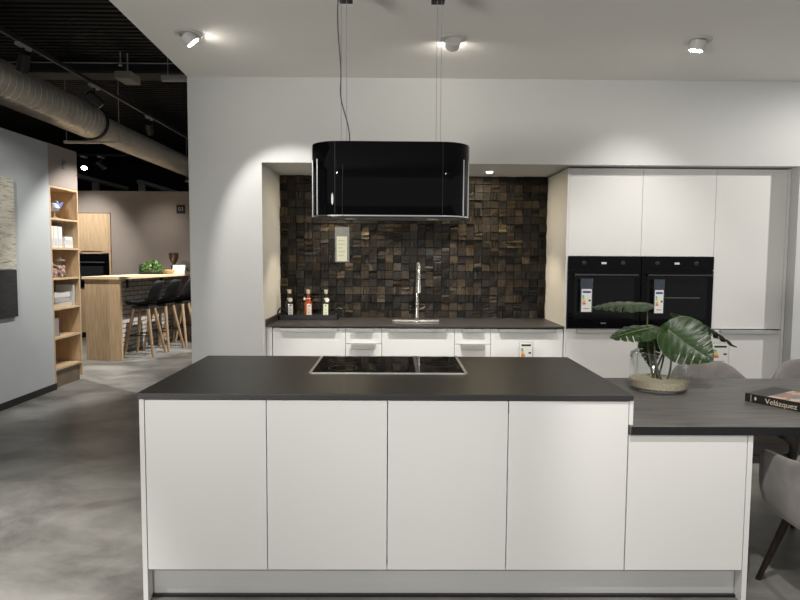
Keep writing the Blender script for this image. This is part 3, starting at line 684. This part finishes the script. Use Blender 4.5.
# energy labels
def energy(label, loc, w, h, sleeve, sleeve_h, parts='tall', rz=0):
    t = thing('energy_label', label, 'energy label', loc, rz)
    MB().box(-w*.62,w*.62,-.001,.001,-.006,sleeve_h,.0004).build('sleeve', sleeve, t)
    MB().box(-w/2,w/2,-.0025,-.0011,0,h).build('card', M_WHITE, t)
    y0,y1 = -.0032,-.0025
    MB().box(-w*.40,w*.40,y0,y1,h*.83,h*.92).build('header', mat('label_blue' if parts=='tall' else 'label_black',(.03,.08,.30) if parts=='tall' else (.02,.02,.02),.5), t)
    cols = [(.02,.30,.08),(.25,.50,.05),(.75,.65,.03),(.75,.28,.02),(.65,.04,.02)]
    for k,cl in enumerate(cols):
        zz = h*(.66-.085*k); wd = w*(.12+.045*k)
        MB().prism([(-w*.4,0),(-w*.4+wd,0),(-w*.4+wd+h*.03,h*.032),(-w*.4+wd,h*.064),(-w*.4,h*.064)],0,.0006,Matrix.Translation((0,y1,zz))@Matrix.Rotation(R(90),4,'X')).build('class_bar', mat('class_%d'%k,cl,.5), t)
    MB().prism([(0,h*.04),(w*.06,0),(w*.24,0),(w*.24,h*.08),(w*.06,h*.08)],0,.0006,Matrix.Translation((w*.18,y1,h*.46))@Matrix.Rotation(R(90),4,'X')).build('rating_arrow', mat('ink_black',(.01,.01,.01),.5), t)
    MB().box(-w*.3,w*.3,y0,y1,h*.12,h*.16).build('printed_line', mat('grey_ink',(.35,.33,.33),.6), t)
    return t
energy('energy label in a smoked sleeve hanging on the left oven',(2.588,KY-.066,1.02),.082,.185,M_ACRYLD,.27)
energy('energy label in a smoked sleeve hanging on the right oven',(3.18,KY-.066,1.012),.072,.188,M_ACRYLD,.275,rz=R(4))
energy('energy label stuck on the white base cabinet left of the ovens',(2.118,KY-.003,.585),.10,.17,M_ACRYL,.185,'flat')
energy('energy label stuck on the fridge cabinet below its handle',(3.733,KY-.003,.585),.13,.165,M_ACRYL,.19,'flat')

# ------------------------------------------------------------------ ceiling downlights
def spot(name, loc, aim, W, angle, blend=.5, col=(1,.93,.84), r=.035):
    l = bpy.data.lights.new(name,'SPOT'); l.energy = W; l.spot_size = R(angle); l.spot_blend = blend; l.color = col; l.shadow_soft_size = r
    o = bpy.data.objects.new(name,l); COL.objects.link(o); o.location = loc
    o.rotation_euler = (Vector(aim)-Vector(loc)).to_track_quat('-Z','Y').to_euler()
    return o
M_LENS = MATS['lens_lit']
dls = [((-.288,1.50),(.60,.24,-.77),'swivelled white ceiling downlight near the dark showroom ceiling'),
       ((1.393,1.54),(.0,1.0,-.50),'white ceiling downlight turned away behind the hood cables'),
       ((2.972,1.536),(-.15,.2,-.95),'white ceiling downlight above the tall white cabinets')]
for i,((x,y),a,lb) in enumerate(dls):
    t = thing('ceiling_downlight',lb,'downlight',(x,y,CZ),group='adjustable downlights in the white ceiling')
    MB().lathe([(.055,-.001),(.085,-.001),(.087,-.006),(.078,-.010),(.055,-.008)],(0,0,0),36).build('trim_ring', mat('white_metal',(.62,.61,.59),.4), t, True)
    a = Vector(a).normalized(); c = Vector((0,0,-.018)); 
    MB().cyl(c-a*.015,c+a*.045,.052,.046,28).build('lamp_head', MATS['white_metal'], t, True)
    MB().cyl(c+a*.0452,c+a*.047,.040,seg=28).build('lens', M_LENS, t)
# niche lamps
for i,x in enumerate((.56,1.845)):
    t = thing('niche_downlight',['small lit recessed lamp in the niche soffit hidden by the hood','small lit recessed lamp in the niche soffit right of the hood'][i],'downlight',(x,2.87,SOF),group='recessed lamps in the niche soffit')
    MB().lathe([(.026,-.001),(.036,-.001),(.036,-.004),(.026,-.004)],(0,0,0),28).build('trim_ring', MATS['white_metal'], t, True)
    MB().cyl((0,0,-.003),(0,0,-.001),.027).build('lens', mat('niche_lens',(1,1,1),.3,emit=(1,.82,.55),estr=460), t)

# ------------------------------------------------------------------ glass vase, sand, monstera
VX,VY,VZ = 2.42,.69,.765
vs = thing('glass_vase','wide clear glass vase with rounded shoulders on the dark table','vase',(VX,VY,VZ))
MB().lathe([(0,.001),(.12,.001),(.14,.006),(.147,.02),(.148,.17),(.14,.192),(.125,.202),(.122,.206),(.119,.202),(.134,.188),(.142,.168),(.142,.022),(.134,.012),(0,.010)],(0,0,0),56).build('vase_body', M_GLASS, vs, True)
q = MB(); prof = [(0,.0105),(.132,.0125),(.141,.022),(.1415,.057),(.10,.053),(.05,.060),(0,.055)]
q.lathe(prof,(0,0,0),48); sd = q.build('sand', mat('beige_sand',(.50,.43,.32),.9,noise=.25,scale=120,bump=.3), None, True, loc=(VX,VY,VZ)); tag(sd,'beige sand filling the bottom of the glass vase','sand',kind='stuff')
def leafmat():
    m = bpy.data.materials.new('monstera_green'); m.use_nodes = True; nt = m.node_tree; b = nt.nodes['Principled BSDF']
    tc = nt.nodes.new('ShaderNodeTexCoord'); sx = nt.nodes.new('ShaderNodeSeparateXYZ'); nt.links.new(tc.outputs['UV'], sx.inputs[0])
    # side veins: stripes running out from the midrib
    ab = nt.nodes.new('ShaderNodeMath'); ab.operation='ABSOLUTE'; nt.links.new(sx.outputs['X'], ab.inputs[0])
    ml = nt.nodes.new('ShaderNodeMath'); ml.operation='MULTIPLY_ADD'; ml.inputs[1].default_value=-.28; nt.links.new(ab.outputs[0], ml.inputs[0]); nt.links.new(sx.outputs['Y'], ml.inputs[2])
    m2 = nt.nodes.new('ShaderNodeMath'); m2.operation='MULTIPLY'; m2.inputs[1].default_value=44; nt.links.new(ml.outputs[0], m2.inputs[0])
    sn = nt.nodes.new('ShaderNodeMath'); sn.operation='SINE'; nt.links.new(m2.outputs[0], sn.inputs[0])
    mr = nt.nodes.new('ShaderNodeMapRange'); mr.inputs['From Min'].default_value=.2; mr.inputs['From Max'].default_value=1; nt.links.new(sn.outputs[0], mr.inputs['Value'])
    mx = nt.nodes.new('ShaderNodeMix'); mx.data_type='RGBA'; mx.inputs[6].default_value=(.017,.040,.009,1); mx.inputs[7].default_value=(.034,.070,.016,1)
    nt.links.new(mr.outputs['Result'], mx.inputs[0]); nt.links.new(mx.outputs[2], b.inputs['Base Color'])
    b.inputs['Roughness'].default_value=.36
    return m
M_LEAF = leafmat(); M_MID = mat('leaf_midrib',(.16,.24,.07),.4); M_STEM = mat('green_brown_stem',(.055,.06,.022),.45,noise=.3,scale=20)
def leaf(parent, base, tip, side, L, W, droop=.12, fold=.12, slit=True):
    base = Vector(base); d = (Vector(tip)-base).normalized(); sd_ = Vector(side); sd_ = (sd_-d*sd_.dot(d)).normalized(); nrm = sd_.cross(d)
    NS,NT = 88,20; t = bmesh.new(); uv = t.loops.layers.uv.new('UVMap'); V = {}
    def width(s): 
        return W/2*max(0.,math.sin(math.pi*min(1,s)**.55))**.72
    def P(s,u):
        ws = width(s); a = abs(u)
        along = L*(s + .20*a*(1-.6*s)*math.sin(math.pi*min(1,s+.25)*.8) - .24*a*a*(1-s)**4)
        x = u*ws
        zz = -droop*L*s*s*1.2 + fold*ws*a*1.0 - .25*ws*a*a + .003*math.sin(s*40)*a
        return base + d*along + sd_*x + nrm*zz
    for i in range(NS+1):
        for j in range(-NT,NT+1):
            V[i,j] = t.verts.new(P(i/NS,j/NT))
    per = 12
    for i in range(NS):
        for j in range(-NT,NT):
            jj = abs(j+.5)/NT; s = (i+.5)/NS
            if slit and .36 < s < .93:
                ph = i % per
                st = .44+.12*math.sin(i//per*2.3+(1 if j>0 else 0))
                if ph in (0,) and jj > st: continue
                if ph in (1,) and jj > st+.04: continue
                if ph in (5,) and .20 < jj < .32 and (i//per)%2 == 0: continue
            f = t.faces.new((V[i,j],V[i,j+1],V[i+1,j+1],V[i+1,j])); 
            for lp,(ii,k) in zip(f.loops,((i,j),(i,j+1),(i+1,j+1),(i+1,j))): lp[uv].uv = (k/NT, ii/NS)
    bmesh.ops.delete(t, geom=[v for v in t.verts if not v.link_faces], context='VERTS')
    me = bpy.data.meshes.new('leaf'); t.to_mesh(me); t.free(); me.materials.append(M_LEAF)
    for p in me.polygons: p.use_smooth = True
    o = bpy.data.objects.new('leaf',me); COL.objects.link(o); o.parent = parent
    md = o.modifiers.new('s','SOLIDIFY'); md.thickness = .0012
    MB().tube([P(k/12,0)+nrm*.0008 for k in range(12)],.0028,8,.001).build('midrib', M_MID, o, True)
    return base
mo = thing('monstera_cuttings','green monstera cuttings with split leaves standing in the glass vase','plant',(VX,VY,.79))
O = Vector((VX,VY,.79))
SH_ = Vector((-.075,-.085,.012))
def rel(x,y,z): return Vector((x,y,z))-O
lv = [
 # base, tip, side, L, W, droop, fold
 (rel(2.455,.68,1.085), rel(2.65,.58,.92), (.62,.25,.75), .25,.27,.10,.10),
 (rel(2.42,.76,1.085), rel(2.19,.72,1.06), (.12,.98,.30), .245,.20,.10,.05),
 (rel(2.41,.84,1.205), rel(2.12,.86,1.215), (0,1,.22), .285,.19,.10,.05),
 (rel(2.55,.78,1.15), rel(2.84,.66,1.045), (-.22,-.95,.22), .31,.17,.16,.05),
 (rel(2.42,.84,1.04), rel(2.40,.78,.86), (.9,.3,0), .18,.15,.1,.1),
 (rel(2.52,.85,1.08), rel(2.64,.87,.96), (.8,-.2,.5), .19,.17,.1,.1),
]
roots = [(2.53,.75,.80),(2.50,.74,.80),(2.48,.79,.80),(2.47,.80,.80),(2.50,.80,.80),(2.49,.78,.80)]
for k,(b0,tp,sd2,L,W,dr,fo_) in enumerate(lv):
    leaf(mo,b0,tp,sd2,L,W,dr,fo_)
    r0 = rel(*roots[k])+SH_; m1 = r0+Vector(((b0.x-r0.x)*.15 + (.05 if k in (2,1) else -.045 if k in (3,5,0) else 0)*-1, (b0.y-r0.y)*.2, (b0.z-r0.z)*.45)); m2 = b0+Vector(((r0.x-b0.x)*.1,(r0.y-b0.y)*.2,-.07))
    MB().tube(bez(r0,m1,m2,b0),.0058,10,.0032).build('stem', M_STEM, mo, True)

# ------------------------------------------------------------------ art book
ang = math.atan2(-.214,.132)
bo = thing('art_book','thick black art book with gold spine lettering on the dark table','book',(2.737,.437,.7652),ang)
# local x along the spine, +y away from the camera (cover spreads that way)
SL, SW, ST = .33,.27,.040
MB().box(.004,SL-.004,.004,SW-.004,.003,ST-.003).build('pages', M_WHITE, bo)
q = MB(); q.box(0,SL,0,SW,0,.003,.001); q.box(0,SL,0,SW,ST-.003,ST,.001); q.box(0,SL,-.002,.002,0,ST,.001); q.build('cover', mat('black_book_cloth',(.016,.015,.014),.38), bo)
def picmat():
    m = bpy.data.materials.new('cover_picture'); m.use_nodes = True; nt = m.node_tree; b = nt.nodes['Principled BSDF']
    tc = nt.nodes.new('ShaderNodeTexCoord'); n = nt.nodes.new('ShaderNodeTexNoise'); n.inputs['Scale'].default_value = 16; n.inputs['Detail'].default_value = 3
    cr = nt.nodes.new('ShaderNodeValToRGB'); e = cr.color_ramp.elements
    e[0].position=.3; e[0].color=(.16,.19,.20,1); e[1].position=.75; e[1].color=(.75,.70,.60,1)
    for p,c in ((.42,(.30,.22,.24,1)),(.52,(.46,.20,.12,1)),(.6,(.72,.55,.42,1))): x = e.new(p); x.color = c
    nt.links.new(tc.outputs['Object'], n.inputs['Vector']); nt.links.new(n.outputs['Fac'], cr.inputs['Fac']); nt.links.new(cr.outputs['Color'], b.inputs['Base Color']); b.inputs['Roughness'].default_value=.35
    return m
MB().box(.10,SL-.02,.006,SW-.02,ST,ST+.0006).build('cover_picture', picmat(), bo)
text('Vel\u00e1zquez', .035, 'spine_title', mat('pale_gold_ink',(.62,.54,.40),.5), bo, Matrix.Translation((.165,-.0026,.017))@Matrix.Rotation(R(90),4,'X'))
q = MB(); q.box(.028,.030,-.003,-.002,.003,ST-.003); q.prism([(0,.010),(.006,0),(0,-.010),(-.006,0)],0,.0006,Matrix.Translation((.05,-.0022,.02))@Matrix.Rotation(R(90),4,'X')); q.box(.047,.053,-.003,-.002,.026,.028); q.build('spine_emblem', MATS['pale_gold_ink'], bo)

# ------------------------------------------------------------------ dining chairs
def chair(loc, rz, label):
    c = thing('dining_chair',label,'chair',loc,rz,'grey velvet dining chairs around the table')
    plan = [(-.262,.24),(-.285,.14),(-.295,.02),(-.285,-.10),(-.25,-.20),(-.18,-.262),(-.09,-.287),(0,-.293)]
    plan = plan+[(-x,y) for x,y in reversed(plan[:-1])]
    rim = [.60,.628,.632,.645,.72,.815,.832,.835]; rim = rim+list(reversed(rim[:-1]))
    t = bmesh.new(); rows = []
    NV = 7
    for (x,y),h in zip(plan,rim):
        row = []
        for j in range(NV+1):
            v = j/NV; zz = .358+(h-.358)*v
            k = .90+.10*math.sin(min(1,v*2.0)*math.pi/2)
            kk = 1 if h < .7 else 1-.10*max(0,v-.45)*(h-.62)/.2
            yy = y*k if y < 0 else y*(.9+.1*k)
            yl = -.05*max(0,v-.4)*(max(0,h-.62)/.2)
            row.append(t.verts.new((x*k*kk, yy+yl, zz)))
        rows.append(row)
    for a,b in zip(rows,rows[1:]):
        for j in range(NV): t.faces.new((a[j],a[j+1],b[j+1],b[j]))
    q = MB(); q._add(t); o = q.build('shell_back', M_VELVET, c, True)
    md = o.modifiers.new('s','SOLIDIFY'); md.thickness = .035; md.offset = 0
    md = o.modifiers.new('b','SUBSURF'); md.levels = 1; md.render_levels = 2
    out = [(x*.84,y*.88+.0) for x,y in plan]
    MB().prism(out,.352,.40,bev=.012).build('seat_pan', M_VELVET, c, True)
    MB().prism([(x*.84,y*.88+.005) for x,y in plan],.402,.475,bev=.022).build('seat_cushion', M_VELVET, c, True)
    for sx in (-1,1):
        for sy,yy in ((1,.19),(-1,-.2)):
            MB().cyl((sx*.265,yy+.025*sy,0),(sx*.175,yy-.05*sy,.36),.011,.019,14).build('leg', M_WENGE, c, True)
chair((2.945,-.035,0),R(-2),'grey velvet tub chair pushed under the near side of the table')
chair((2.93,.93,0),R(180),'grey velvet chair behind the table, directly right of the plant vase')
chair((3.57,.99,0),R(166),'grey velvet chair behind the table at the right picture edge')

# ------------------------------------------------------------------ lights
W = 1.0
warm = (1,.97,.92)
# beams of the three adjustable downlights (towards the back wall)
spot('downlight_beam',(-.25,1.56,2.79),(.55,2.55,1.05),40,62,.35,warm,.03)
spot('downlight_beam',(1.393,1.62,2.79),(1.30,2.55,.72),135,60,.4,warm,.03)
spot('downlight_beam',(2.96,1.60,2.79),(2.8,2.6,1.0),23,80,.9,warm,.03)
spot('downlight_beam',(5.9,1.45,2.80),(4.0,2.6,1.4),130,70,.7,warm,.03)
# recessed niche lamps
for x in (.56,1.845): spot('niche_beam',(x,2.87,SOF-.012),(x,2.93,.9),26,84,.35,(1,.82,.55),.02)
# downlights of the same kind behind the camera, lighting the island from the front
for x,y,tx,ty_,wt_ in ((-.6,-4.2,-.25,.0,225),(3.0,-4.2,2.75,.0,165)):
    spot('front_beam',(x,y,2.82),(tx,ty_,.45),wt_,54,.8,warm,.03)
spot('table_beam',(1.7,-1.3,2.82),(2.85,.1,.5),95,52,.5,warm,.03)
# added unseen fill behind the camera, brightening the ceiling and the upper wall
spot('ceiling_fill_beam',(-2.4,-4.6,1.0),(.7,-.9,2.86),440,64,1,warm,.45)
# showroom spots
spot('showroom_beam',(-2.9,6.9,3.1),(-2.95,8.3,1.2),60,58,.9,warm,.03)
spot('showroom_beam',(-4.2,6.9,3.1),(-4.3,8.3,1.55),150,56,.9,warm,.03)
spot('showroom_beam',(-3.64,5.46,3.0),(-2.3,5.8,.2),270,110,.5,warm,.03)
spot('showroom_beam',(-1.1,7.0,3.1),(-3.0,6.9,.30),480,40,.3,warm,.03)
spot('showroom_beam',(-1.4,5.0,3.0),(-2.85,4.4,1.0),190,62,.5,warm,.03)
spot('showroom_beam',(-1.45,3.3,3.0),(-2.65,3.75,.8),27,66,.6,(1,.99,.97),.03)
spot('showroom_beam',(-1.9,1.0,3.0),(-3.2,5.8,.6),150,34,.6,warm,.03)
spot('showroom_beam',(-1.4,-1.2,2.85),(-1.25,-.1,.0),420,54,.7,warm,.03)

wd = bpy.data.worlds.new('world'); S.world = wd; wd.use_nodes = True
bg = wd.node_tree.nodes['Background']; bg.inputs[0].default_value = (1,.985,.96,1); bg.inputs[1].default_value = .30

# ------------------------------------------------------------------ camera
cam = bpy.data.cameras.new('camera'); co = bpy.data.objects.new('camera',cam); COL.objects.link(co)
cam.sensor_width = 36; cam.lens = 609.1/800*36; cam.clip_start = .05
yaw,pitch,roll = R(.5366),R(-3.9866),R(.3461)
fwd = Vector((math.sin(yaw)*math.cos(pitch),math.cos(yaw)*math.cos(pitch),math.sin(pitch))); right = Vector((math.cos(yaw),-math.sin(yaw),0)); up = right.cross(fwd)
r2 = math.cos(roll)*right+math.sin(roll)*up; u2 = -math.sin(roll)*right+math.cos(roll)*up
mw = Matrix((r2,u2,-fwd)).transposed().to_4x4(); mw.translation = (1.0252,-2.4755,1.4513); co.matrix_world = mw
S.camera = co
S.view_settings.view_transform = 'Standard'; S.view_settings.look = 'None'; S.view_settings.exposure = .68; S.view_settings.gamma = 1; S.view_settings.use_curve_mapping = False
S.cycles.max_bounces = 10; S.cycles.transparent_max_bounces = 16
